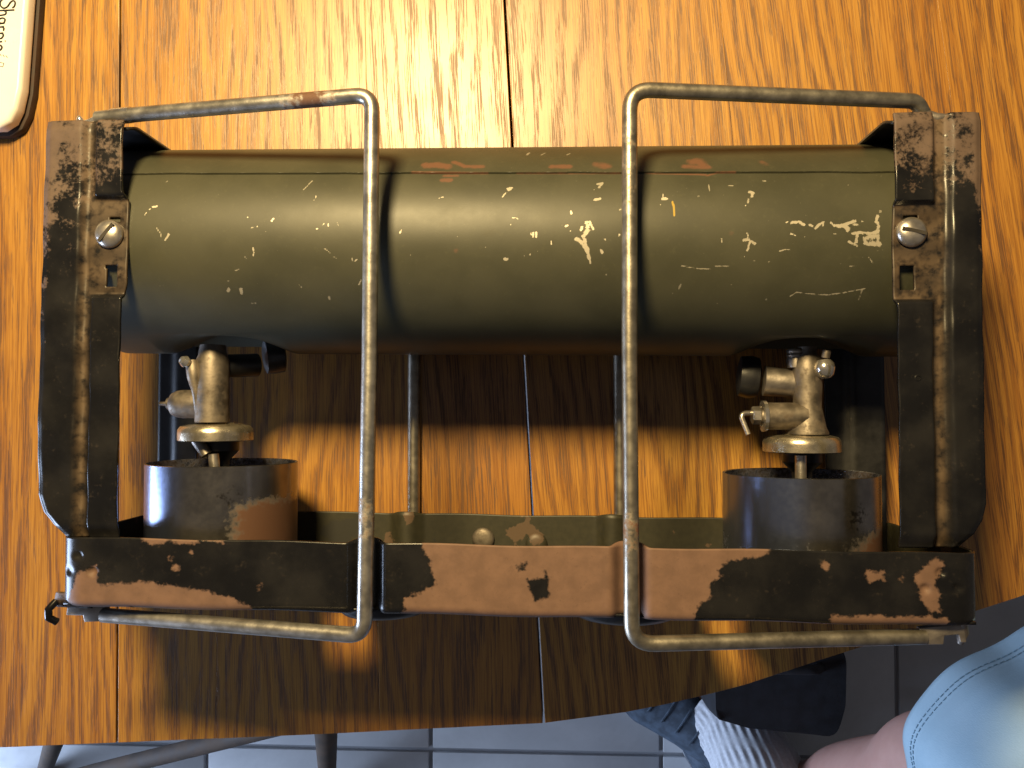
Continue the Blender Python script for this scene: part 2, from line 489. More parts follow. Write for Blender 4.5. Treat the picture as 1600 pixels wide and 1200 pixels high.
# fuel-tank marks: ([(x cm, angle deg from straight up)...], half width cm, strength)
CHIPS = [([(-18.27,14.0),(-18.08,14.4)],0.086,1),
([(-18.59,9.6),(-18.52,11.1)],0.039,0.9),
([(-18.41,12.5),(-18.38,12.8)],0.039,0.9),
([(-18.02,3.1),(-17.91,1.3)],0.031,0.6),
([(-17.85,0.8),(-17.77,-1.8)],0.039,0.6),
([(-17.61,-3.5),(-17.4,-0.5)],0.063,0.7),
([(-17.45,-0.1),(-17.49,-1.9)],0.039,0.7),
([(-15.52,-3.9)],0.047,0.6),
([(-13.84,8.0),(-13.79,8.4)],0.047,1),
([(-13.36,3.3)],0.039,0.9),
([(-13.62,2.8),(-13.46,3.1)],0.024,0.5),
([(-12.71,6.1),(-12.64,7.2)],0.086,1),
([(-12.36,8.9)],0.039,1),
([(-12.66,3.8)],0.031,0.6),
([(-12.98,0.8)],0.024,0.8),
([(-13.56,-7.4),(-13.51,-9.4),(-13.56,-11.2)],0.063,0.8),
([(-13.97,-11.6),(-13.91,-12.9)],0.039,0.4),
([(-10.66,1.9),(-10.6,2.2)],0.055,1),
([(-10.4,3.3),(-10.31,4.6)],0.039,0.9),
([(-10.11,4.6),(-10.11,3.4)],0.039,0.9),
([(-9.68,5.5),(-9.67,3.4)],0.047,1),
([(-10.76,20.0),(-10.75,19.0)],0.039,0.9),
([(-10.84,17.5)],0.024,0.6),
([(-11.4,23.4),(-11.04,29.8)],0.024,0.5),
([(-11.26,21.5)],0.039,0.6),
([(-10.29,-7.8),(-10.02,-10.0)],0.047,0.6),
([(-9.89,-11.9),(-9.75,-12.7)],0.039,0.5),
([(-9.06,-12.4),(-9.03,-14.2)],0.039,0.7),
([(-8.96,-14.3),(-8.82,-13.3)],0.047,0.7),
([(-14.88,-28.4),(-14.92,-29.6)],0.118,0.5),
([(-14.31,-28.4),(-14.32,-30.8)],0.118,0.55),
([(-14.83,-24.1)],0.071,0.4),
([(-14.45,-18.9),(-14.28,-18.3)],0.055,0.5),
([(-11.6,-26.0),(-11.48,-27.7)],0.047,0.5),
([(-10.27,-32.7),(-10.27,-34.5)],0.079,0.45),
([(-13.96,-36.6),(-13.75,-36.6)],0.055,0.4),
([(-8.7,-23.7),(-8.83,-26.2)],0.039,0.5),
([(-18.09,-26.9)],0.055,0.35),
([(-13.29,-31.2)],0.055,0.3),
([(-17.91,29.2),(-17.85,30.2)],0.031,0.35),
([(-2.04,23.8),(-1.86,24.1),(-2.02,22.7)],0.11,0.75),
([(-2.11,21.6),(-2.29,18.5)],0.055,0.75),
([(-5.16,18.2),(-4.94,18.9)],0.031,0.7),
([(-5.42,22.4)],0.039,0.4),
([(-6.86,-0.2),(-6.8,1.2)],0.071,1),
([(-5.63,-0.9)],0.039,0.9),
([(-4.28,-2.3)],0.039,0.8),
([(-6.39,-11.1)],0.055,0.6),
([(-6.22,-12.5)],0.031,0.5),
([(-3.03,-7.3)],0.055,0.8),
([(-2.18,-13.3),(-2.02,-13.1)],0.102,0.75),
([(-1.8,7.4),(-1.57,7.0)],0.031,0.7),
([(-1.9,3.8)],0.071,1),
([(-0.99,-0.2),(-0.99,-2.4)],0.031,1),
([(-0.91,-0.2),(-0.87,-2.5)],0.031,1),
([(-0.76,-0.2),(-0.76,-2.5)],0.079,1),
([(0.78,10.8),(0.79,9.3)],0.071,0.9),
([(0.54,3.0),(0.64,3.3)],0.079,1),
([(0.75,0.6)],0.063,0.9),
([(1.22,1.1),(1.27,2.4)],0.094,1),
([(1.45,5.0),(1.6,5.0)],0.102,0.85),
([(1.64,4.1),(1.78,1.5)],0.094,0.95),
([(1.52,3.3),(1.48,-0.3),(1.33,-2.0)],0.157,0.8),
([(1.02,-3.3),(1.25,-5.0),(1.49,-9.3)],0.141,0.8),
([(1.37,-3.7),(1.49,-8.5),(1.58,-12.8)],0.141,0.75),
([(1.63,-14.0),(1.64,-15.3)],0.079,0.7),
([(2.12,-8.9),(2.14,-10.2)],0.11,0.75),
([(-0.11,-4.5),(-0.08,-6.3)],0.055,1),
([(-0.72,-9.3)],0.063,0.8),
([(-1.28,-11.7)],0.047,0.9),
([(-1.03,-10.6),(-1.05,-11.5)],0.039,0.7),
([(-0.25,-9.3)],0.031,0.6),
([(2.02,26.3),(2.2,26.9),(2.05,24.0)],0.102,0.6),
([(1.82,23.0)],0.047,0.6),
([(1.85,16.9),(2.08,17.4)],0.102,0.7),
([(2.96,11.4)],0.094,0.6),
([(2.91,-1.6)],0.094,0.9),
([(2.25,-3.6),(2.33,-3.8)],0.031,0.7),
([(2.52,-4.0)],0.031,0.6),
([(0.22,16.9)],0.039,0.4),
([(-0.53,-20.6)],0.039,0.35),
([(2.35,-21.0)],0.079,0.35),
([(-1.24,51.1),(-1.12,54.2)],0.094,0.45),
([(0.64,50.7),(0.76,52.7)],0.071,0.35),
([(-0.55,51.0),(-0.38,54.0)],0.063,0.3),
([(4.87,19.8),(4.91,18.1)],0.063,0.9),
([(4.84,17.1),(5.01,17.2)],0.11,0.85),
([(4.75,13.9)],0.055,0.9),
([(4.77,5.1)],0.039,0.9),
([(6.91,25.7),(6.95,21.3)],0.055,0.5),
([(6.42,18.7)],0.094,0.4),
([(7.78,25.0),(7.99,24.8)],0.047,0.6),
([(9.31,27.9),(9.47,27.7)],0.047,0.6),
([(8.69,20.9),(8.82,20.5),(8.77,18.5)],0.11,0.7),
([(8.61,16.8),(8.57,14.9)],0.071,0.55),
([(8.47,13.2)],0.055,0.9),
([(7.37,-3.5),(7.39,-5.2)],0.055,0.7),
([(8.48,-0.9),(8.54,-2.6)],0.055,0.8),
([(8.33,-4.3),(8.56,-3.9),(8.82,-5.9)],0.094,0.65),
([(8.58,-5.2),(8.55,-7.8),(8.48,-9.6)],0.063,0.75),
([(8.39,-12.2)],0.055,0.6),
([(9.89,-9.5),(10.11,-8.8),(10.36,-9.1)],0.047,0.65),
([(10.16,4.4),(10.26,4.7)],0.055,1),
([(10.41,4.2),(10.68,4.9),(10.96,3.3)],0.102,0.8),
([(11.16,3.3),(11.31,2.6)],0.079,0.7),
([(11.42,1.6),(11.65,3.7),(11.8,4.6)],0.102,0.7),
([(11.76,2.9)],0.094,0.6),
([(12.09,4.3),(12.25,2.8),(12.43,2.8)],0.086,0.75),
([(12.43,2.6),(12.69,2.8),(12.84,0.7)],0.141,0.7),
([(12.73,3.3),(13.15,5.0)],0.11,0.7),
([(13.07,3.2),(13.26,3.2)],0.094,0.65),
([(13.45,4.8)],0.071,0.6),
([(14.11,7.6),(14.04,4.5)],0.102,0.75),
([(14.12,4.1),(14.11,0.2)],0.11,0.7),
([(13.02,-1.2),(13.29,-0.6),(13.81,-1.1),(14.11,-0.2)],0.094,0.7),
([(13.21,-1.9),(13.18,-5.3)],0.094,0.65),
([(12.88,-5.2),(13.22,-7.2)],0.094,0.7),
([(13.51,-3.2),(13.59,-6.2)],0.126,0.6),
([(13.7,-2.8),(14.1,-2.4),(14.15,-6.2),(13.74,-6.2)],0.173,0.65),
([(14.26,9.9)],0.118,0.4),
([(10.37,-1.2),(10.55,-2.0)],0.071,0.85),
([(12.09,-1.0),(12.31,-1.2)],0.055,0.6),
([(10.97,-2.7)],0.047,0.5),
([(11.06,8.0)],0.047,0.6),
([(13.73,-12.5),(13.93,-15.1)],0.055,0.5),
([(12.97,-17.0),(13.2,-17.0)],0.039,0.5),
([(14.12,-9.6)],0.079,0.55),
([(13.47,-12.5)],0.055,0.4),
([(12.02,-4.4)],0.047,0.5),
([(5.66,-16.7),(6.24,-17.8),(6.93,-18.4)],0.024,0.5),
([(7.15,-16.8),(7.76,-17.0)],0.024,0.4),
([(10.52,-32.5),(10.8,-30.1),(11.39,-31.0),(12.15,-31.5),(12.82,-30.4),(13.74,-28.2)],0.024,0.55),
([(13.63,-28.7),(13.57,-34.3)],0.02,0.3),
([(5.66,-26.0),(5.6,-28.3)],0.071,0.35),
([(5.34,-30.6)],0.055,0.3),
([(8.81,-14.2)],0.079,0.3),
([(9.46,-14.6)],0.071,0.3),
([(9.5,-33.9)],0.094,0.3),
([(8.95,-29.2)],0.071,0.3),
([(7.37,-36.4)],0.079,0.25),
([(7.89,-26.2)],0.063,0.25),
([(13.79,19.8)],0.055,0.4),
([(13.03,24.8)],0.039,0.4),
([(14.56,30.5)],0.055,0.4)]
YELLOW = [([(5.27,15.6),(5.32,13.1),(5.33,8.2)],0.039,0.9)]
STAIN = [([(-4.97,4.0)],0.204,0.8),
([(-3.05,-0.5),(-2.7,0.5)],0.157,0.8),
([(-1.76,3.8)],0.118,0.8),
([(-5.4,7.8)],0.063,0.6),
([(-0.04,-5.0)],0.11,0.7),
([(-4.73,-1.4)],0.071,0.4),
([(-2.46,0.5)],0.063,0.5)]
TANK_RUST = [([(-5.87,40.8),(-5.39,41.2),(-4.88,39.5)],0.204,0.8),
([(-4.59,43.6),(-4.08,39.4),(-3.27,39.3)],0.126,0.6),
([(-6.47,35.3),(-3.0,34.2)],0.055,0.5),
([(-5.06,29.5),(-4.66,29.5)],0.102,0.7),
([(-5.0,32.8),(-4.36,32.8)],0.079,0.45),
([(-0.06,38.9),(0.74,38.8)],0.141,0.65),
([(2.02,40.2),(2.45,39.0)],0.22,0.5),
([(-1.65,34.1),(3.02,33.6)],0.047,0.5),
([(-4.34,-9.2)],0.11,0.3),
([(6.37,42.0),(6.62,42.8),(6.74,39.5)],0.267,0.7),
([(5.94,38.1),(7.03,37.2)],0.141,0.5),
([(4.18,33.7),(6.83,32.4)],0.055,0.6),
([(6.9,31.6),(7.38,33.7),(8.16,33.7)],0.055,0.5),
([(9.43,41.5),(9.64,39.9)],0.157,0.25),
([(7.8,-0.9)],0.126,0.3)]
# seam (-13.66, 35.3) (9.55, 33.7) (-14.28, 60.7)

st = thing('camp_stove', 'worn two burner field stove with olive tank and black frame lying on the table', 'stove', (-2, 2, 0))

# ---- fuel tank
TX0, TX1, TY0, TY1, TZ, TR = -22.3, 17.4, 8.04, 7.74, 5.76, 5.13
CZ = 6.1
def tank_mesh():
    nx = 600
    th = np.concatenate([np.linspace(-112, 31.5, 215), np.linspace(31.7, 37.2, 46), np.linspace(37.8, 76, 56), np.linspace(80, 244, 42)])
    xs = np.linspace(TX0, TX1, nx)
    X, TH = np.meshgrid(xs, th)                 # rows: theta
    rad = np.full_like(X, TR)
    # lap seam: everything behind the seam line stands 0.6 mm proud
    seam = 35.3 + (X + 13.7) * (33.7 - 35.3) / 23.2 + 0.25 * np.sin(X * 1.7) * (np.sin(X * 0.6) > 0.4)
    rad += 0.05 * np.clip((TH - seam) / 0.15, 0, 1) * np.clip((100 - TH) / 5, 0, 1)
    rad -= 0.11 * np.exp(-((TH - seam + 0.25) / 0.22) ** 2)
    # recesses pressed in around the two outlet fittings
    for x0 in (-16.4, 12.1):
        a = np.clip(1 - ((X - x0) / 3.4) ** 2, 0, 1) ** 1.5
        b = np.clip(1 - ((TH + 98) / 40.0) ** 2, 0, 1) ** 1.2
        rad -= 1.15 * a * b
    # rounded shoulders
    for xe in (TX0, TX1):
        d = np.clip(np.abs(X - xe) / 0.4, 0, 1)
        rad -= 0.4 * (1 - np.sqrt(np.clip(1 - (1 - d) ** 2, 0, 1)))
    T = np.radians(TH)
    cy = TY0 + (X - TX0) * (TY1 - TY0) / (TX1 - TX0)
    V = np.stack([X, cy + rad * np.sin(T), TZ + rad * np.cos(T)], -1).reshape(-1, 3)
    def field(lst):
        out = np.zeros(X.shape); amt = np.zeros(X.shape)
        for pts, wdt, s in lst:
            P = [(p[0], math.radians(p[1]) * TR) for p in pts]
            x_lo = min(p[0] for p in P) - 3 * wdt - .3; x_hi = max(p[0] for p in P) + 3 * wdt + .3
            j0, j1 = np.searchsorted(xs, [x_lo, x_hi])
            if j1 <= j0: continue
            U = X[:, j0:j1]; W = np.radians(TH[:, j0:j1]) * TR
            d = np.full(U.shape, 1e9)
            segs = list(zip(P, P[1:])) or [(P[0], P[0])]
            for (ax, ay), (bx, by) in segs:
                dx, dy = bx - ax, by - ay; L = dx * dx + dy * dy + 1e-9
                tt = np.clip(((U - ax) * dx + (W - ay) * dy) / L, 0, 1)
                d = np.minimum(d, np.hypot(U - ax - tt * dx, W - ay - tt * dy))
            wd_ = max(wdt, 0.05)
            f = np.clip(1 - 0.66 * d / wd_, 0, 1)
            o = out[:, j0:j1]; better = f > o
            o[better] = f[better]
            a_ = amt[:, j0:j1]; m = f > 0.02
            a_[m] = np.maximum(a_[m], s)
        return out.reshape(-1), amt.reshape(-1)
    chip, amt = field(CHIPS)
    yel, _ = field(YELLOW); stain, sa = field(STAIN); rust, ra = field(TANK_RUST)
    nt = len(th); faces = []
    for j in range(nt):
        j2 = (j + 1) % nt
        for i in range(nx - 1):
            faces.append((j * nx + i, j * nx + i + 1, j2 * nx + i + 1, j2 * nx + i))
    faces.append(tuple(j * nx for j in range(nt)))
    faces.append(tuple(j * nx + nx - 1 for j in range(nt))[::-1])
    mb = MB(); mb.v = [tuple(p) for p in V.tolist()]; mb.f = faces
    mb.a = {'chip': chip.tolist(), 'chipamt': amt.tolist(), 'yellow': yel.tolist(), 'stain': (stain * sa).tolist(), 'rust': (rust * ra).tolist()}
    return mb
tank = tank_mesh().build('fuel_tank', 'tank', st, angle=30)

# ---- end brackets: pressed sheet with two raised ribs, a flat clamp seat, slots and a screw
def bracket(side):
    if side < 0:
        yt, yb = 13.15, -5.75
        xo = lambda y: interp(y, [-5.75, -5.2, -4.6, -3.8, -1.7, 7, 13.2], [-21.9, -22.35, -22.85, -23.13, -23.22, -23.14, -23.06])
        xi = lambda y: interp(y, [-5.7, 4.4, 5.2, 5.7, 8, 9.4, 9.9, 13.2], [-19.47, -19.42, -19.42, -19.28, -19.26, -19.28, -19.42, -19.45])
        rib = lambda y: interp(y, [-5.2, 4, 11.3], [-21.0, -20.95, -20.82])
        vl = lambda y: rib(y) - 0.28
        slots = [(-19.88, 8.62, .52, .26), (-20.0, 6.06, .52, 1.04)]
        scr = (-20.09, 7.95); sang = 50
        seat = (5.2, 9.55)
    else:
        yt, yb = 12.85, -5.9
        xo = lambda y: interp(y, [-5.9, -5.3, -4.7, -4.0, 4.4, 12.8], [17.3, 17.85, 18.2, 18.34, 18.35, 18.41])
        xi = lambda y: interp(y, [-5.9, 4.2, 5.0, 8, 9.0, 12.8], [14.72, 14.74, 14.68, 14.68, 14.72, 14.72])
        rib = lambda y: interp(y, [-4.4, 2.2, 9.4], [16.36, 16.33, 16.5])
        vl = lambda y: rib(y) + 0.42
        slots = [(15.42, 8.30, .58, .28), (15.28, 5.69, .60, 1.04)]
        scr = (15.45, 7.66); sang = -14
        seat = (4.75, 8.85)
    sg = 1 if side < 0 else -1
    def hz(x, y):
        inner = sstep((x - rib(y)) * sg, -0.02, 0.22)            # inner rib stands up
        flat = sstep(y, seat[0] - .18, seat[0] + .05) * (1 - sstep(y, seat[1] - .05, seat[1] + .18))
        inner *= (1 - flat)
        outer = sstep((vl(y) - x) * sg, -0.05, 0.35)
        edge = sstep((x - xo(y)) * sg, 0.0, 0.30)
        h = 11.03 + 0.30 * inner + 0.24 * outer - 0.10 * (1 - edge)
        h += 0.12 * sstep(y, yt - .5, yt) * -1
        h += 0.03 * math.sin(y * 1.3 + x) + 0.02 * math.sin(y * 3.1 - x * 2)
        # end of the bracket dives under the tray lip
        h -= 0.25 * (1 - sstep(y, yb, yb + .7))
        return h
    def pos(u, v):
        y = yt + (yb - yt) * v
        a, b = xo(y), xi(y)
        x = a + (b - a) * u
        return (x, y, hz(x, y))
    def keep(c):
        for sx, sy, sw, sh in slots:
            if abs(c[0] - sx) < sw / 2 and abs(c[1] - sy) < sh / 2: return False
        return True
    if side < 0:
        def rust(p):
            x, y, z = p
            r = 0.24 + 0.26 * sstep(y, 3.5, 12.0)
            if x < vl(y):
                r += 0.16 * sstep(y, 9, 13) - 0.08 * sstep(y, 6, -2)
                r += 0.20 * sstep(x, xo(y) + .75, xo(y) + .1) * sstep(y, -2, 5)
            elif x > rib(y):
                r = 0.20 + 0.34 * sstep(y, 9.0, 11.0) - .06 * sstep(y, 3, 0)
            return r
    else:
        def rust(p):
            x, y, z = p
            r = 0.20 + 0.40 * sstep(y, 7.6, 11.6)
            if x > vl(y): r += 0.25 * sstep(x, 17.9, 18.3) * sstep(y, 4, 7)
            return r
    def dirt(p):
        x, y, z = p
        v = vl(y) if side < 0 else rib(y) + 0.22
        d = math.exp(-((x - v) / 0.20) ** 2) * 0.85
        if seat[0] < y < seat[1] and (x - rib(y)) * sg > -0.1: d = max(d, 0.62)
        return d * (0.55 + 0.45 * math.sin(y * 2.1 + 1) ** 2)
    part = MB().grid(54, 250, pos, keep, rust=rust, dirt=dirt).build('end_bracket', 'bracket', st, solid=0.13, angle=50)
    part['label'] = 'brown and black worn bracket at the %s end of the tank' % ('left' if side < 0 else 'right')
    # end flange folded down beyond the tank, at the far end of the bracket
    fy = 13.0 if side < 0 else 12.7
    fx0, fx1 = (-22.9, -19.28) if side < 0 else (18.2, 14.66)
    def flange(u, v):
        z = 10.9 - 8.6 * v
        bend = max(0.0, 1 - v / 0.10) ** 2
        x = fx0 + (fx1 - fx0) * u
        return (x - sg * 0.18 * bend * u, fy + 0.12 - 0.25 * bend, z)
    MB().grid(20, 40, flange, rust=lambda p: 0.15, dirt=lambda p: 0.0).build('end_flange', 'black', part, solid=0.14)
    # rear strip on the table side
    rx0, rx1 = (-22.05, -19.7) if side < 0 else (14.55, 17.6)
    MB().grid(16, 60, lambda u, v: (rx0 + (rx1 - rx0) * u, 12.6 - 20.6 * v, 2.1 + 0.25 * sstep(u, .3, .5) - .0 * v), None).build('rear_strip', 'black', part, solid=0.14)
    # screw
    hx, hy = scr
    sc = MB().lathe([(0.64, 0), (0.66, .06), (0.62, .17), (0.5, .28), (0.32, .36), (0.12, .39), (0.01, .395)], (hx, hy, 11.05), (0, 0, 1), 32).build('screw', 'screw', part)
    a = math.radians(sang)
    MB().box((hx, hy, 11.41), (1.02, 0.15, 0.10), Euler((0, 0, a))).build('screw_slot', 'slot', part)
    return part
bl = bracket(-1)
br = bracket(1)
# worn stamped marks down the right bracket
for i, (x, y) in enumerate([(18.0, 6.6), (17.99, 6.33), (17.99, 6.05), (17.99, 5.78), (17.86, 3.32), (17.81, 3.07), (17.8, 2.86), (17.8, 2.58), (17.8, 2.37)]):
    wdt = [.22, .34, .36, .30, .18, .36, .3, .38, .28][i]
    MB().box((x, y, 11.205 + 0.01 * (i % 2)), (wdt, 0.085, 0.05), Euler((0, 0, 0.1 * (i % 3 - 1)))).build('stamped_mark', 'stamp', br, bevel=0.02)
MB().lathe([(0.16, 0), (.155, .03), (.10, .05), (.09, .01)], (15.55, 1.35, 11.26), (0, 0, 1), 20).build('spot_weld', 'bracket', br)

# ---- burner tray
A_ = [(-5.86, -5.5), (-5.38, -6.68), (-5.15, -7.65), (-5.71, -7.93), (-6.5, -8.22), (-6.61, -9.6), (5.73, -9.6), (6.14, -8.35), (6.69, -7.94), (6.55, -7.53), (7.1, -7.12), (6.91, -6.85), (7.65, -6.43), (8.86, -6.23), (9.81, -5.5)]
B_ = [(-21.0, -7.16), (-20.31, -6.96), (-20.15, -7.81), (-18.55, -7.65), (-16.52, -7.74), (-14.79, -8.11), (-13.35, -8.57), (-13.21, -9.6), (-20.86, -9.6), (-21.74, -8.67)]
BROWN = [A_, B_, [(-18.29, -5.5), (-14.53, -5.5), (-14.6, -5.86), (-15.4, -5.82), (-16.2, -5.93), (-17.1, -5.84), (-17.8, -5.97), (-18.2, -5.8)], [(13.2, -6.79), (13.94, -6.83), (14.07, -7.26), (13.3, -7.35)],
         [(16.21, -6.17), (15.8, -6.49), (15.27, -7.04), (15.39, -7.57), (15.78, -8.51), (16.35, -8.63), (16.16, -7.3), (16.47, -6.49)],
         [(11.79, -8.74), (16.56, -8.74), (16.56, -9.2), (11.79, -9.2)]]
HOLES = [[(-1.67, -6.71), (-1.12, -6.62), (-1.26, -7.06), (-1.59, -7.01)], [(-1.17, -7.33), (-0.29, -7.27), (-0.23, -8.15), (-0.84, -8.29)], [(-0.45, -6.86), (-0.18, -7.32), (-0.37, -7.52)]]
DOTS = [(-16.97, -6.56, .28), (-16.68, -7.01, .3), (-15.96, -6.27, .2), (-12.85, -7.81, .35), (14.68, -7.18, .25), (11.55, -6.67, .28)]
WELDS = [(-21.13, -6.49), (-21.65, -7.2), (-20.45, -7.19), (16.33, -6.89), (15.68, -7.57), (17.0, -7.56)]
def tray_rust(p):
    x, y, z = p
    if z < 8: return 0.3
    d = max(sdist(q, x, y) for q in BROWN)
    for q in HOLES: d = min(d, -sdist(q, x, y) + 0.02)
    r = max(-0.1, min(1.1, 0.5 + d * 1.2))
    for dx, dy, rr in DOTS: r = max(r, 0.52 - 0.5 * (math.hypot(x - dx, y - dy) / rr) ** 2 * 0.5 if math.hypot(x - dx, y - dy) < rr * 1.6 else 0)
    if abs(y + 8.95) < 0.12: r += 0.12
    return r
TXA, TXB, ZF, ZB, RC = -22.25, 18.2, 11.4, 0.8, 1.25
def slope(x): return -5.68 + (x + 22.2) * (-0.40) / 40.0       # upper lip, falls slightly to the right
def perim():
    pts = []
    def line(a, b, st_):
        n = max(1, int(math.dist(a, b) / st_))
        for i in range(n): pts.append((a[0] + (b[0] - a[0]) * i / n, a[1] + (b[1] - a[1]) * i / n))
    def arc(cx, cz, a0, a1, n=12):
        for i in range(n):
            a = math.radians(a0 + (a1 - a0) * i / n); pts.append((cx + RC * math.cos(a), cz + RC * math.sin(a)))
    line((TXA + RC, ZF), (TXB - RC, ZF), 0.09); arc(TXB - RC, ZF - RC, 90, 0)
    line((TXB, ZF - RC), (TXB, ZB + RC), 0.5); arc(TXB - RC, ZB + RC, 0, -90)
    line((TXB - RC, ZB), (TXA + RC, ZB), 0.3); arc(TXA + RC, ZB + RC, -90, -180)
    line((TXA, ZB + RC), (TXA, ZF - RC), 0.5); arc(TXA + RC, ZF - RC, 180, 90)
    return pts
PR = perim()
def tray_pt(u, v):
    x, z = PR[min(len(PR) - 1, int(round(u * len(PR))) % len(PR))]
    H_ = 3.12
    y0 = slope(x)
    # wall then fillet to the base
    if v < 0.86: dy = v / 0.86 * (H_ - 0.35); ins = 0
    else:
        a = (v - 0.86) / 0.14 * math.pi / 2; dy = H_ - 0.35 + 0.35 * math.sin(a); ins = 0.35 * (1 - math.cos(a))
    cx, cz = (TXA + TXB) / 2, (ZF + ZB) / 2
    nz = 1 if z > cz else -1
    groove = sum(math.exp(-((x - g) / 0.62) ** 4) for g in (-8.22, 3.28))
    if abs(z - (ZF if nz > 0 else ZB)) < 0.01: z -= nz * 0.55 * groove
    y = y0 - dy + (0.18 * groove if v < 0.02 else 0) + 0.03 * math.sin(x * 0.9)
    for wx, wy in WELDS:
        if nz > 0: z -= 0.13 * math.exp(-(((x - wx) ** 2 + (y - wy) ** 2) / 0.035) ** 2)
    if ins:
        x += ins * (1 if x < cx - 17 else -1 if x > cx + 17 else 0); z -= nz * ins
    return (x, y, z)
tray = MB().grid(len(PR), 44, tray_pt, None, True, rust=tray_rust, dirt=lambda p: 0.0).build('burner_tray', 'tray', st, solid=0.13, mat2='olive', angle=45)
# floor of the tray with the vent openings beside the burners
VENTS = [(-13.1, -10.9, 3.4, 6.6), (7.2, 9.6, 2.6, 7.4), (17.2, 17.3, 5, 5.1)]
def base_keep(c):
    return not any(a < c[0] < b and z0 < c[2] < z1 for a, b, z0, z1 in VENTS)
MB().grid(120, 36, lambda u, v: (TXA + .3 + (TXB - TXA - .6) * u, slope(TXA + (TXB - TXA) * u) - 3.05, ZB + .3 + (ZF - ZB - .6) * v), base_keep,
          rust=lambda p: 0.3, dirt=lambda p: 0.0).build('tray_floor', 'tray', tray, solid=0.12)
for x, y, r in ((-3.94, -7.2, .62), (-0.97, -7.45, .60)):
    MB().lathe([(r, 0), (r, .12), (r * .85, .22), (r * .5, .27), (0.01, .28)], (x, y, 0.98), (0, 0, 1), 28).build('rivet', 'olive' if x > -2 else 'brass', tray)
for x, wdt in ((-7.95, 2.25), (3.3, 2.7)):
    MB().lathe([(wdt, 0), (wdt * .97, .25), (wdt * .85, .48), (wdt * .55, .62), (.01, .66)], (x, slope(x) - 3.1, 10.9 - wdt), (0, -1, 0), 40).build('foot_boss', 'black', tray)

# ---- wire loops
def wire(pts, r, mat, rust=None, bend=0.75, label=None):
    p = dense(fillet(pts, bend), 0.35)
    kw = {'rust': rust} if rust else {}
    o = MB().tube(p, r, 18, True, **kw).build('wire_loop', mat, st, angle=60)
    if label: o['label'] = label
    return o
def wl_rust(p):
    r = 0.10
    if p[1] > 11: r = max(r, 0.75 * math.exp(-((p[0] + 10.6) / 1.5) ** 2))
    r = max(r, 0.5 * math.exp(-((p[1] + 4.6) / 1.3) ** 2) if p[0] > -9 else 0)
    return r
wire([(-21.0, 13.42, 10.6), (-18.6, 13.5, 10.9), (-7.78, 13.55, 12.55), (-7.86, 2.0, 12.45), (-8.0, -9.55, 12.55), (-20.7, -9.45, 10.0)], 0.335, 'wire', wl_rust, label='steel wire loop with a rusty patch, left of the tank middle')
wire([(16.3, 12.9, 10.55), (15.9, 13.5, 10.75), (3.28, 13.75, 12.1), (3.22, 2.0, 12.2), (3.27, -9.85, 12.15), (15.9, -9.75, 10.7)], 0.335, 'wire_olive',
     lambda p: 0.12 + 0.42 * math.exp(-((p[1] + 5.2) / 1.2) ** 2) + .25 * math.exp(-((p[1] - 10) / 3.) ** 2) * (p[0] < 5), bend=0.95, label='olive grey wire loop to the right of the tank middle')
wire([(-21.0, 13.2, 2.2), (-7.95, 13.2, 0.42), (-7.95, -9.0, 0.42), (-21.0, -9.0, 2.0)], 0.36, 'wire_olive')
wire([(16.0, 13.2, 2.2), (3.72, 13.2, 0.42), (3.72, -9.0, 0.42), (16.0, -9.0, 2.0)], 0.36, 'wire_olive')

# ---- hinge tabs that hold the wire ends
def tab(poly, z0, z1, name, par, extra=None, tilt=0):
    return MB().prism(poly, z0, z1).build(name, 'hook', par, bevel=0.05)
tab([(-22.45, -9.0), (-20.6, -8.95), (-20.6, -9.75), (-21.65, -9.8), (-21.7, -9.5), (-22.5, -9.5)], 9.6, 9.95, 'hinge_tab', bl)
MB().tube(dense([(-22.75, -8.75, 10.3), (-23.0, -9.1, 10.5), (-23.05, -9.5, 10.4), (-22.85, -9.75, 10.1)], .12), [.16, .17, .17, .17, .17, .17, .17, .17, .16, 0.18, .16, .16][:len(dense([(-22.75, -8.75, 10.3), (-23.0, -9.1, 10.5), (-23.05, -9.5, 10.4), (-22.85, -9.75, 10.1)], .12))], 12).build('curled_hook', 'bracket', bl)
MB().grid(10, 14, lambda u, v: (-22.9 + 1.9 * u + .25 * (1 - v) * (1 - u), -8.3 - 0.75 * v, 10.75 - .35 * v ** 2 - .25 * (1 - u) ** 2), None, rust=lambda p: .5, dirt=lambda p: .3).build('bracket_tail', 'bracket', bl, solid=0.14)
tab([(15.65, -9.35), (17.5, -9.15), (17.62, -9.95), (17.35, -9.95), (17.3, -9.62), (16.7, -9.68), (16.65, -10.05), (15.7, -10.08)], 10.5, 10.85, 'hinge_tab', br)
MB().tube([(17.45, -9.0, 10.75), (17.62, -9.6, 10.6), (17.6, -10.1, 10.3)], [.2, .2, .14], 12).build('curled_hook', 'hook', br)
# flattened and welded wire end on the upper left corner
MB().tube([(-19.3, 13.5, 10.78), (-20.2, 13.5, 10.62), (-20.9, 13.36, 10.6), (-21.4, 13.2, 10.7), (-21.75, 13.22, 10.75)], [.37, .37, .26, .14, .05], 14).build('weld_bead', 'solder', bl)
MB().lathe([(.05, 0), (.16, .06), (.17, .2), (.1, .32), (.02, .38)], (-21.7, 13.15, 10.7), (-.1, .9, .4), 12).build('weld_spatter', 'solder', bl)
MB().tube([(16.1, 12.95, 10.6), (16.7, 12.7, 10.8), (17.3, 12.75, 10.85)], [.3, .25, .1], 12).build('weld_bead', 'hook', br)

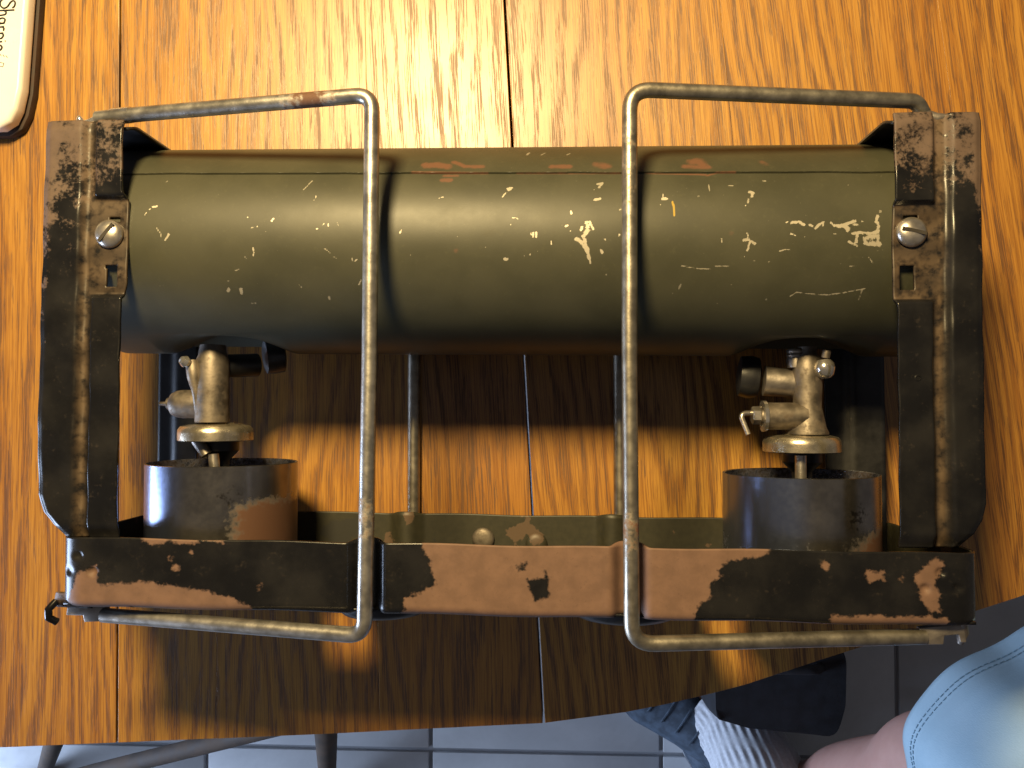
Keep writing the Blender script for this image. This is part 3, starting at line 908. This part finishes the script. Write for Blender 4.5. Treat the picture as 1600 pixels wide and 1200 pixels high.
# ---- burner cups
def cup(x, yt, r, mirror=False):
    yb = -8.75
    L = yt - yb
    def rust(p):
        dx = (p[0] - x) / r; h = (yt - p[1]) / L
        if p[2] < 5: return 0.4
        if not mirror: return 0.08 + 0.75 * sstep(dx, .15, .75) * sstep(h, .12, .4) * (1 - .0 * h)
        return 0.05 + 0.6 * sstep(h, .3, .62) * (0.5 + .6 * sstep(dx, .1, .6)) + 0.25 * sstep(dx, .5, .9)
    def soot(p):
        dx = (p[0] - x) / r; h = (yt - p[1]) / L
        if not mirror: return 0.5 * math.exp(-((dx - .45) / .35) ** 2 - ((h - .22) / .15) ** 2) + .4 * math.exp(-((dx + .35) / .1) ** 2 - ((h - .28) / .08) ** 2)
        return 0.55 * math.exp(-((dx - .42) / .28) ** 2 - ((h - .3) / .2) ** 2)
    def blue(p):  # mask of the painted window reflection, stronger towards the left side
        dx = (p[0] - x) / r
        return sstep(dx, .15, -.55)
    prof = [(r, 0.03), (r + .05, 0.0)] + [(r + .05, -L * k / 60) for k in range(1, 60)] + [(r, -L)]
    mb = MB().lathe([(a, h) for a, h in prof], (x, yt, CZ), (0, 1, 0), 120, False, True, {'rust': rust, 'soot': soot, 'blue': blue})
    o = mb.build('burner_cup', 'cup', st, flip=False, angle=50)
    MB().lathe([(r, 0.03), (r - .09, 0.0), (r - .1, -L + .3)], (x, yt, CZ), (0, 1, 0), 80, False, True, {'rust': lambda p: .45, 'soot': lambda p: .5, 'blue': lambda p: .6}).build('cup_lining', 'cup', o)
    return o
cl = cup(-16.72, -2.68, 3.62)
cl['label'] = 'burner cup with a rusty right half at the left end of the tray'
cr = cup(12.02, -3.12, 3.62, True)
cr['label'] = 'burner cup with rust along its foot at the right end of the tray'
MB().lathe([(.2, 0), (.2, .2), (.1, .28), (.01, .3)], (15.55, -4.55, 6.4), (1, 0, .25), 14).build('cup_pin', 'screw', cr)

# ---- valves
def vy(prof, x, y, z, axis, name, mat, par, n=32, **k):
    return MB().lathe(prof, (x, y, z), axis, n).build(name, mat, par, **k)
# left valve: body hangs from the tank along -y
vx = -17.15
vb = vy([(.62, -.5), (.70, 0), (.80, .25), (.82, 1.6), (.82, 2.8), (.84, 3.2), (.84, 3.38)], vx, 2.75, 6.5, (0, -1, 0), 'valve_body', 'brass', st)
vb['label'] = 'tarnished brass valve above the left burner cup'
vy([(.40, 0), (.58, .12), (.68, .35), (.72, .6), (.72, 2.35)], -19.45, .28, 6.1, (1, 0, 0.05), 'stem_housing', 'brass', vb)
vy([(.10, 0), (.12, .35), (.30, .42), (.32, .75)], -20.05, .30, 6.1, (1, 0, 0), 'needle_stem', 'hook', vb)
MB().tube([(-18.0, 2.45, 6.9), (-17.95, 2.1, 6.95), (-17.9, 1.6, 7.0), (-17.8, .9, 6.95), (-17.68, .0, 6.85), (-17.6, -.5, 6.8)], [.22, .36, .32, .20, .22, .24], 14).build('solder_rib', 'brass', vb)
vy([(.05, 0), (.24, .08), (.30, .25), (.2, .45), (.05, .5)], -18.1, 2.3, 7.15, (-.4, .3, .8), 'solder_blob', 'solder', vb, n=14)
vy([(.6, 0), (.9, .1), (.95, .5), (.9, 1.0), (.6, 1.1)], -15.5, 2.8, 3.8, (1, 0.15, -.5), 'valve_knob', 'black', vb)
vy([(.60, 0), (.60, 2.0)], -17.0, 2.2, 6.0, (1, 0.1, -.95), 'knob_spindle', 'black', vb)
def disc(x, y, z, r, par, mat='nickel'):
    d = vy([(.85, .06), (.9, 0), (r * .72, -.03), (r * .92, -.12), (r * .99, -.28), (r, -.45), (r, -.82), (r * .93, -.86), (.5, -.86)], x, y, z, (0, 1, 0), 'flame_disc', mat, par, n=64, angle=35)
    vy([(.95, 0), (.95, -.5), (.62, -.85), (.48, -1.0), (.46, -3.0)], x + .1, y - .86, z - .3, (0, 1, 0), 'jet_neck', 'black', d, n=28)
    return d
disc(-17.12, -.72, 6.1, 1.84, vb)
vy([(.30, 0), (.30, .9)], -17.75, -1.5, 6.9, (.55, -.8, 0), 'feed_tube', 'hook', vb, n=14)
vy([(.26, 0), (.26, 1.2)], -16.9, -2.2, 6.9, (.1, -1, 0), 'jet_tube', 'screw', vb, n=18)
# right valve
rx = 12.45
vb = vy([(.45, -.3), (.45, 0), (.66, .25), (.72, 1.2), (.66, 2.6), (.86, 3.6), (.98, 3.85), (.98, 3.95)], rx - .1, 2.75, 6.4, (0.0, -1, 0), 'valve_body', 'brass', st)
vb['label'] = 'brass valve with a bent wire lever above the right burner cup'
vy([(.42, 0), (.46, .1), (.42, .2), (.46, .3), (.42, .4), (.46, .5), (.42, .9)], 11.85, 2.95, 6.3, (0, -1, 0), 'threaded_inlet', 'hook', vb, n=24)
vy([(.02, 0), (.3, .05), (.46, .25), (.5, .5), (.42, .8), (.25, .95), (.05, 1.0)], 12.95, 2.45, 7.0, (.1, -1, 0), 'solder_blob', 'solder', vb, n=16)
vy([(.2, 0), (.21, .3), (.16, .38), (.02, .4)], 13.0, 2.5, 7.15, (.1, 1, .3), 'blob_tip', 'brass', vb, n=14)
vy([(.66, 0), (.66, 1.9)], 12.2, -.32, 6.5, (-1, 0, 0), 'stem_housing', 'brass', vb)
vy([(.70, 0), (.76, .03), (.76, .2), (.52, .22), (.5, .02)], 10.34, -.32, 6.5, (-1, 0, 0), 'lock_ring', 'solder', vb)
MB().lathe([(.40, 0), (.40, .12), (.34, .3)], (10.3, -.3, 6.5), (-1, 0, 0), 20).build('gland', 'brass', vb)
MB().lathe([(.42, 0), (.44, .05), (.44, .36), (.38, .42)], (10.05, -.28, 6.5), (-1, 0, 0), 6).build('hex_nut', 'screw', vb, smooth=False)
MB().tube(fillet([(9.8, -.15, 6.5), (9.05, -.2, 6.6), (9.4, -1.2, 6.75)], .25), .13, 12).build('needle_lever', 'screw', vb)
vy([(.66, 0), (.72, .3), (.70, .9), (.74, 1.7)], 12.1, 1.25, 6.0, (-1, .1, -.1), 'side_port', 'hook', vb)
vy([(.7, 0), (1.0, .1), (1.08, .5), (1.0, 1.0), (.6, 1.1)], 10.4, 1.6, 5.0, (-1, .1, -.1), 'valve_knob', 'black', vb)
disc(12.13, -1.22, 6.1, 1.84, vb)
vy([(.27, 0), (.27, 1.6)], 11.85, -2.2, 6.9, (0, -1, 0), 'jet_tube', 'screw', vb, n=18)

# ================================================================== white marker at the upper left
mk = thing('marker', 'white plastic marker with black script lettering at the upper left corner', 'marker', (-33, 22, 0))
MB().prism([(-38, 16.2), (-31.95, 16.25), (-31.3, 16.65), (-30.95, 17.4), (-30.7, 18.6), (-30.4, 23.85), (-30.05, 31), (-38, 31)], 0.55, 1.55).build('barrel', 'white', mk, bevel=0.28, segs=4)
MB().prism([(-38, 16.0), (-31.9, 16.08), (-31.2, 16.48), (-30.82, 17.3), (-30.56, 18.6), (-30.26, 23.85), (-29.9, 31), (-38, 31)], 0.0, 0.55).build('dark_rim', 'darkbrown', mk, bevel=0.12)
# script lettering, reading downwards: u along the line, v up
SCRIPT = [[(0.50, 1.02), (0.42, 1.16), (0.24, 1.18), (0.12, 1.02), (0.20, .82), (.40, .62), (.44, .34), (.28, .08), (.06, .06), (-.04, .22)],
          [(.62, 1.20), (.58, .6), (.54, .04)], [(.55, .34), (.66, .56), (.78, .54), (.80, .3), (.80, .08), (.88, .04)],
          [(1.22, .52), (1.06, .56), (.96, .36), (1.0, .1), (1.12, .06), (1.22, .28), (1.24, .54), (1.24, .12), (1.32, .04)],
          [(1.42, .56), (1.42, .04)], [(1.42, .34), (1.5, .54), (1.64, .54)],
          [(1.76, .56), (1.72, -.36)], [(1.75, .40), (1.86, .57), (2.02, .46), (2.0, .18), (1.88, .04), (1.74, .14)],
          [(2.2, .54), (2.2, .1), (2.26, .04)], [(2.2, .76), (2.21, .80)],
          [(2.42, .30), (2.62, .34), (2.62, .50), (2.5, .57), (2.38, .40), (2.42, .12), (2.56, .04), (2.7, .12)]]
def smooth_path(p, n=6):
    P = [Vector((a, b, 0)) for a, b in p]
    if len(P) < 3: return P
    out = []
    Q = [P[0]] + P + [P[-1]]
    for i in range(1, len(Q) - 2):
        for k in range(n):
            s = k / n
            a, b, c, d = Q[i - 1], Q[i], Q[i + 1], Q[i + 2]
            out.append(0.5 * ((2 * b) + (c - a) * s + (2 * a - 5 * b + 4 * c - d) * s * s + (3 * b - a - 3 * c + d) * s ** 3))
    out.append(P[-1]); return out
mb = MB()
dv = Vector((-.10, -1.0)).normalized(); nv = Vector((1.0, -.10)).normalized()
for s_ in SCRIPT:
    pts = []
    for q in smooth_path(s_):
        u, v = q.x * 1.13, (q.y) * .78 + q.x * 0.0
        u -= v * 0.22
        pos = Vector((-32.0, 23.7)) + dv * u + nv * v
        pts.append((pos.x, pos.y, 1.552))
    mb.tube(pts, 0.055, 6)
for k in range(3):
    mb.tube([(-31.95 + .18 * k, 20.55 - .05 * k, 1.552), (-31.85 + .18 * k, 20.42 - .05 * k, 1.552)], 0.022, 6)
mb.tube([(-32.1, 20.1, 1.552), (-31.7, 20.0, 1.552), (-31.75, 19.8, 1.552), (-32.05, 19.85, 1.552)], 0.025, 6)
mb.build('lettering', 'ink', mk)

# ================================================================== stool tucked under the front edge
M['darkwood'] = plain('dark_turned_wood', (0.055, 0.034, 0.02), 0.8, 0, 0.35, 40)
sl = thing('stool', 'dark wooden stool with splayed legs pushed under the front edge', 'stool', (-38, -28, FZ))
MB().lathe([(15, 0), (16, .6), (16, 2.2), (15, 3.0)], (-33, -9, -32), (0, 0, 1), 40).build('seat', 'darkwood', sl)
for a, b in (((-22, -17, -31), (-33, -57, -75)), ((-43, -17, -31), (-76, -54.5, -75)), ((-22, 0, -31), (-12, 22, -75)), ((-43, 0, -31), (-58, 22, -75))):
    a = Vector(a); b = Vector(b)
    MB().tube([a.lerp(b, k / 10) for k in range(11)], [1.0, 1.1, 1.25, 1.4, 1.5, 1.5, 1.4, 1.3, 1.2, 1.1, 1.0], 18).build('leg', 'darkwood', sl)
MB().tube([(-88, -58.5, -73), (-57, -46.5, -60), (-22, -33, -45)], [1.0, 1.15, 1.0], 14).build('stretcher', 'darkwood', sl)

# ================================================================== soft-sided black object on the floor
M['bagcloth'] = plain('black_cloth', (0.012, 0.013, 0.017), 0.8, 0, 0.4, 60, 0.4)
bg = thing('bag', 'black cloth bag on the floor behind the white sock', 'bag', (30, -36, FZ))
mb = MB()
def object_pt(u, v):
    a = 2 * math.pi * u
    k = 0.9 + .1 * math.sin(3 * a + 5 * v)
    e = 0.35
    ca, sa = math.cos(a), math.sin(a)
    sx = math.copysign(abs(ca) ** e, ca); sy = math.copysign(abs(sa) ** e, sa)
    return (27.0 + 8.2 * sx * (1 - .06 * v), -33.0 + 7.2 * sy * k * (1 - .2 * v), FZ + .3 + 20 * v + .5 * math.sin(4 * a))
mb.grid(48, 14, object_pt, None, True)
mb.f.append(tuple(range(13 * 48, 14 * 48)))
mb.build('body', 'bagcloth', bg, angle=60)
MB().tube(fillet([(22.5, -31, -56), (23, -30.5, -53), (31, -30.5, -53), (32, -31, -56)], 2), .6, 10).build('handle', 'bagcloth', bg)

# ================================================================== person standing at the lower right
def skin_mat():
    t = NT('skin'); o = t.obj(); n = t.noise(o, 60, 4); n2 = t.noise(o, 900, 3)
    t.set(t.mix(n, (0.46, 0.24, 0.19), (0.56, 0.33, 0.27)), 0.5)
    t.b.inputs['Subsurface Weight'].default_value = 0.08
    t.bump(n2, 0.1, 0.0004); return t.m
def denim():
    t = NT('pale_blue_cotton'); o = t.obj()
    wv = t.noise(t.mapv(o, (1400, 1400, 300)), 1.0, 2); n = t.noise(o, 30, 4)
    c = t.mix(n, (0.30, 0.44, 0.52), (0.42, 0.55, 0.62))
    c = t.mix(t.math('MULTIPLY', wv, 0.3), c, (0.16, 0.28, 0.38))
    t.set(c, 0.85); t.bump(wv, 0.35, 0.0006); return t.m
M['skin'] = skin_mat(); M['shorts'] = denim()
M['navy'] = plain('navy_knit', (0.018, 0.018, 0.034), 0.85, 0, 0.3, 300, 0.4)
M['sock'] = plain('white_sock', (0.62, 0.64, 0.68), 0.9, 0, 0.1, 300, 0.4)
M['shoe'] = plain('blue_grey_shoe', (0.06, 0.085, 0.12), 0.7, 0, 0.35, 90, 0.3)
M['sole'] = plain('pale_sole', (0.4, 0.42, 0.45), 0.7, 0, 0.2, 90)
M['thread'] = plain('stitch_thread', (0.27, 0.40, 0.48), 0.8, 0, 0.1, 300)
pe = thing('person', 'person in pale blue shorts, white socks and dark shirt standing at the table', 'person', (32, -50, FZ))
mb = MB()
def chain(pts, rs, n=20, m=6):
    P = [Vector(p) for p in pts]; out = []; ro = []
    Q = [P[0]] + P + [P[-1]]; Rr = [rs[0]] + list(rs) + [rs[-1]]
    for i in range(1, len(Q) - 2):
        for k in range(m):
            s = k / m; a, b, c, d = Q[i - 1], Q[i], Q[i + 1], Q[i + 2]
            out.append(0.5 * ((2 * b) + (c - a) * s + (2 * a - 5 * b + 4 * c - d) * s * s + (3 * b - a - 3 * c + d) * s ** 3))
            ro.append(Rr[i] + (Rr[i + 1] - Rr[i]) * s)
    out.append(P[-1]); ro.append(Rr[-1])
    return out, ro
legA = [(45, -45, 8), (42, -38, -12), (39.5, -32.5, -27), (36.8, -34.2, -35), (36.4, -38.5, -42), (34.5, -45, -54), (32, -54, -66), (31.5, -56, -70), (27, -52, -73)]
radA = [11, 8.6, 6.0, 5.6, 5.1, 5.4, 4.0, 4.0, 3.6]
legB = [(45, -52, 8), (40, -62, -12), (33, -64, -28), (31, -63, -34), (29, -55, -44), (26.5, -48, -56), (24.8, -43.6, -66), (24.0, -42.6, -70), (18.5, -40.6, -73)]
radB = [11, 9.5, 6.6, 6.0, 5.8, 5.2, 4.0, 4.0, 3.4]
for l_, r_ in ((legA, radA), (legB, radB)):
    p, r = chain(l_, r_); mb.tube(p, r, 20)
mb.tube([(45, -40, 10), (45, -48, 12), (45, -56, 10)], [10, 12.5, 10], 20)
mb.tube([(45, -48, 8), (43, -46, 25), (42, -46, 44)], [13, 14, 12], 20)
mb.build('body', 'skin', pe, remesh=0.8)
# shorts: one leg per loft
def shorts_leg(path, rads, hem_label, seed):
    rnd = random.Random(seed)
    ph = [rnd.uniform(0, 6.28) for _ in range(6)]
    P = [Vector(p) for p in path]
    def pt(u, v):
        a = 2 * math.pi * u
        s = v * (len(P) - 1); i = min(len(P) - 2, int(s)); f_ = s - i
        c = P[i].lerp(P[i + 1], f_); r = rads[i] + (rads[i + 1] - rads[i]) * f_
        fold = 1 + 0.055 * math.exp(-((v - .45 - .12 * math.sin(2 * a + ph[3])) / .05) ** 2) - 0.03 * math.exp(-((v - .3 - .10 * math.sin(a + ph[4])) / .04) ** 2) + 0.045 * math.sin(3 * a + ph[0] + 2.5 * v) + 0.03 * math.sin(5 * a + ph[1] - 4 * v) + .012 * math.sin(11 * a + ph[2] + 6 * v)
        hem = 0.25 if v < 0.075 else 0.0
        ax = (P[i + 1] - P[i]).normalized()
        e1 = ax.cross(Vector((0, 1, 0))).normalized(); e2 = ax.cross(e1)
        return c + (e1 * math.cos(a) + e2 * math.sin(a)) * (r * fold + hem)
    o = MB().grid(120, 70, pt, None, True).build('shorts', 'shorts', pe, solid=0.25, angle=70)
    mb = MB()
    for row in (0.045, 0.058):
        for k in range(150):
            a0 = pt((k + .1) / 150, row); a1 = pt((k + .7) / 150, row)
            c0 = P[0].lerp(P[1], .1)
            o0 = (a0 - c0).normalized() * .05
            mb.tube([a0 + o0, a1 + o0], 0.05, 5)
    mb.build('stitching', 'thread', o)
    return o
shorts_leg([(39.2, -25.7, -22), (40.8, -29.6, -12), (43.3, -36.4, -2), (46, -45, 8)], [11.3, 12.2, 12.6, 13], '', 3)
shorts_leg([(36, -63, -22), (39, -60, -12), (43, -56, -2), (46, -50, 8)], [11.5, 12, 12.5, 13], '', 5)
def shirt(u, v):
    a = 2 * math.pi * u
    r = interp(v, [0, .15, .6, 1], [19.2, 18.6, 17, 15]) * (1 + .02 * math.sin(4 * a + 3 * v) + .012 * math.sin(9 * a))
    return (38.0 + 4 * v + r * math.cos(a), -39.0 - 7 * v + r * .96 * math.sin(a), -5 + 50 * v)
sh = MB().grid(80, 40, shirt, None, True)
sh.f.append(tuple(range(39 * 80, 40 * 80)))
sh.build('shirt', 'navy', pe, solid=0.3, angle=60)
# socks and shoes
def sock(path, rads, name='sock'):
    P, Rr = chain(path, rads)
    def pt(u, v):
        s = v * (len(P) - 1); i = min(len(P) - 2, int(s)); f_ = s - i
        c = P[i].lerp(P[i + 1], f_); r = Rr[i] + (Rr[i + 1] - Rr[i]) * f_
        ax = (P[i + 1] - P[i]).normalized(); e1 = ax.cross(Vector((0, 1, 0))).normalized(); e2 = ax.cross(e1)
        a = 2 * math.pi * u
        r += 0.11 * math.sin(34 * a) * (0.6 + .4 * math.sin(26 * v + 2 * math.sin(3 * a)))
        return c + (e1 * math.cos(a) + e2 * math.sin(a)) * r
    return MB().grid(204, 40, pt, None, True).build(name, 'sock', pe, solid=0.15, angle=80)
sock([(26.6, -48.6, -55), (26.0, -46.4, -60), (24.9, -43.8, -66.5), (23.0, -42.2, -70.5)], [5.7, 5.5, 5.2, 5.3])
sock([(33.2, -49.5, -59), (32.4, -53, -64), (31.7, -55.5, -69), (30, -54.8, -71.5)], [5.1, 4.7, 4.6, 4.7])
def shoe(heel, toe):
    heel = Vector(heel); toe = Vector(toe); ax = (toe - heel); L = ax.length; ax.normalize(); sd = Vector((-ax.y, ax.x, 0))
    def pt(u, v):
        a = math.pi * 2 * u
        wdt = interp(v, [0, .04, .15, .45, .7, .9, 1], [.5, 3.0, 3.9, 3.9, 4.7, 3.6, .4])
        top = interp(v, [0, .05, .2, .4, .6, .85, 1], [3, 7.2, 7.6, 6.6, 5.2, 4.2, 1.5])
        z = max(0, math.sin(a)) ** .6 * top if math.sin(a) > 0 else -0.1
        return heel + ax * (L * v) + sd * (wdt * math.copysign(abs(math.cos(a)) ** .7, math.cos(a))) + Vector((0, 0, FZ + 1.8 + z - heel.z))
    o = MB().grid(40, 30, pt, None, True).build('shoe', 'shoe', pe, angle=70)
    def so(u, v):
        a = math.pi * 2 * u
        wdt = interp(v, [0, .04, .15, .45, .7, .9, 1], [.5, 3.4, 4.2, 4.2, 5.0, 3.9, .4])
        return heel + ax * (L * v - .2) + sd * (wdt * math.copysign(abs(math.cos(a)) ** .7, math.cos(a))) + Vector((0, 0, FZ + 1.0 + (1.0 if math.sin(a) > 0 else -.9) - heel.z))
    MB().grid(40, 24, so, None, True).build('sole', 'sole', o, angle=50)
    lc = MB()
    for k in range(4):
        c = heel + ax * (L * (.42 + .09 * k)); 
        z = FZ + 1.8 + interp(.42 + .09 * k, [.4, .6, .85], [6.7, 5.3, 4.3])
        lc.tube([Vector((c.x, c.y, z)) - sd * 1.8, Vector((c.x, c.y, z + .2)), Vector((c.x, c.y, z)) + sd * 1.8], .14, 6)
    lc.build('laces', 'shoe', o)
    return o
shoe((27.5, -48.8, FZ), (7.5, -35.5, FZ))
shoe((35.5, -60, FZ), (19, -44, FZ))
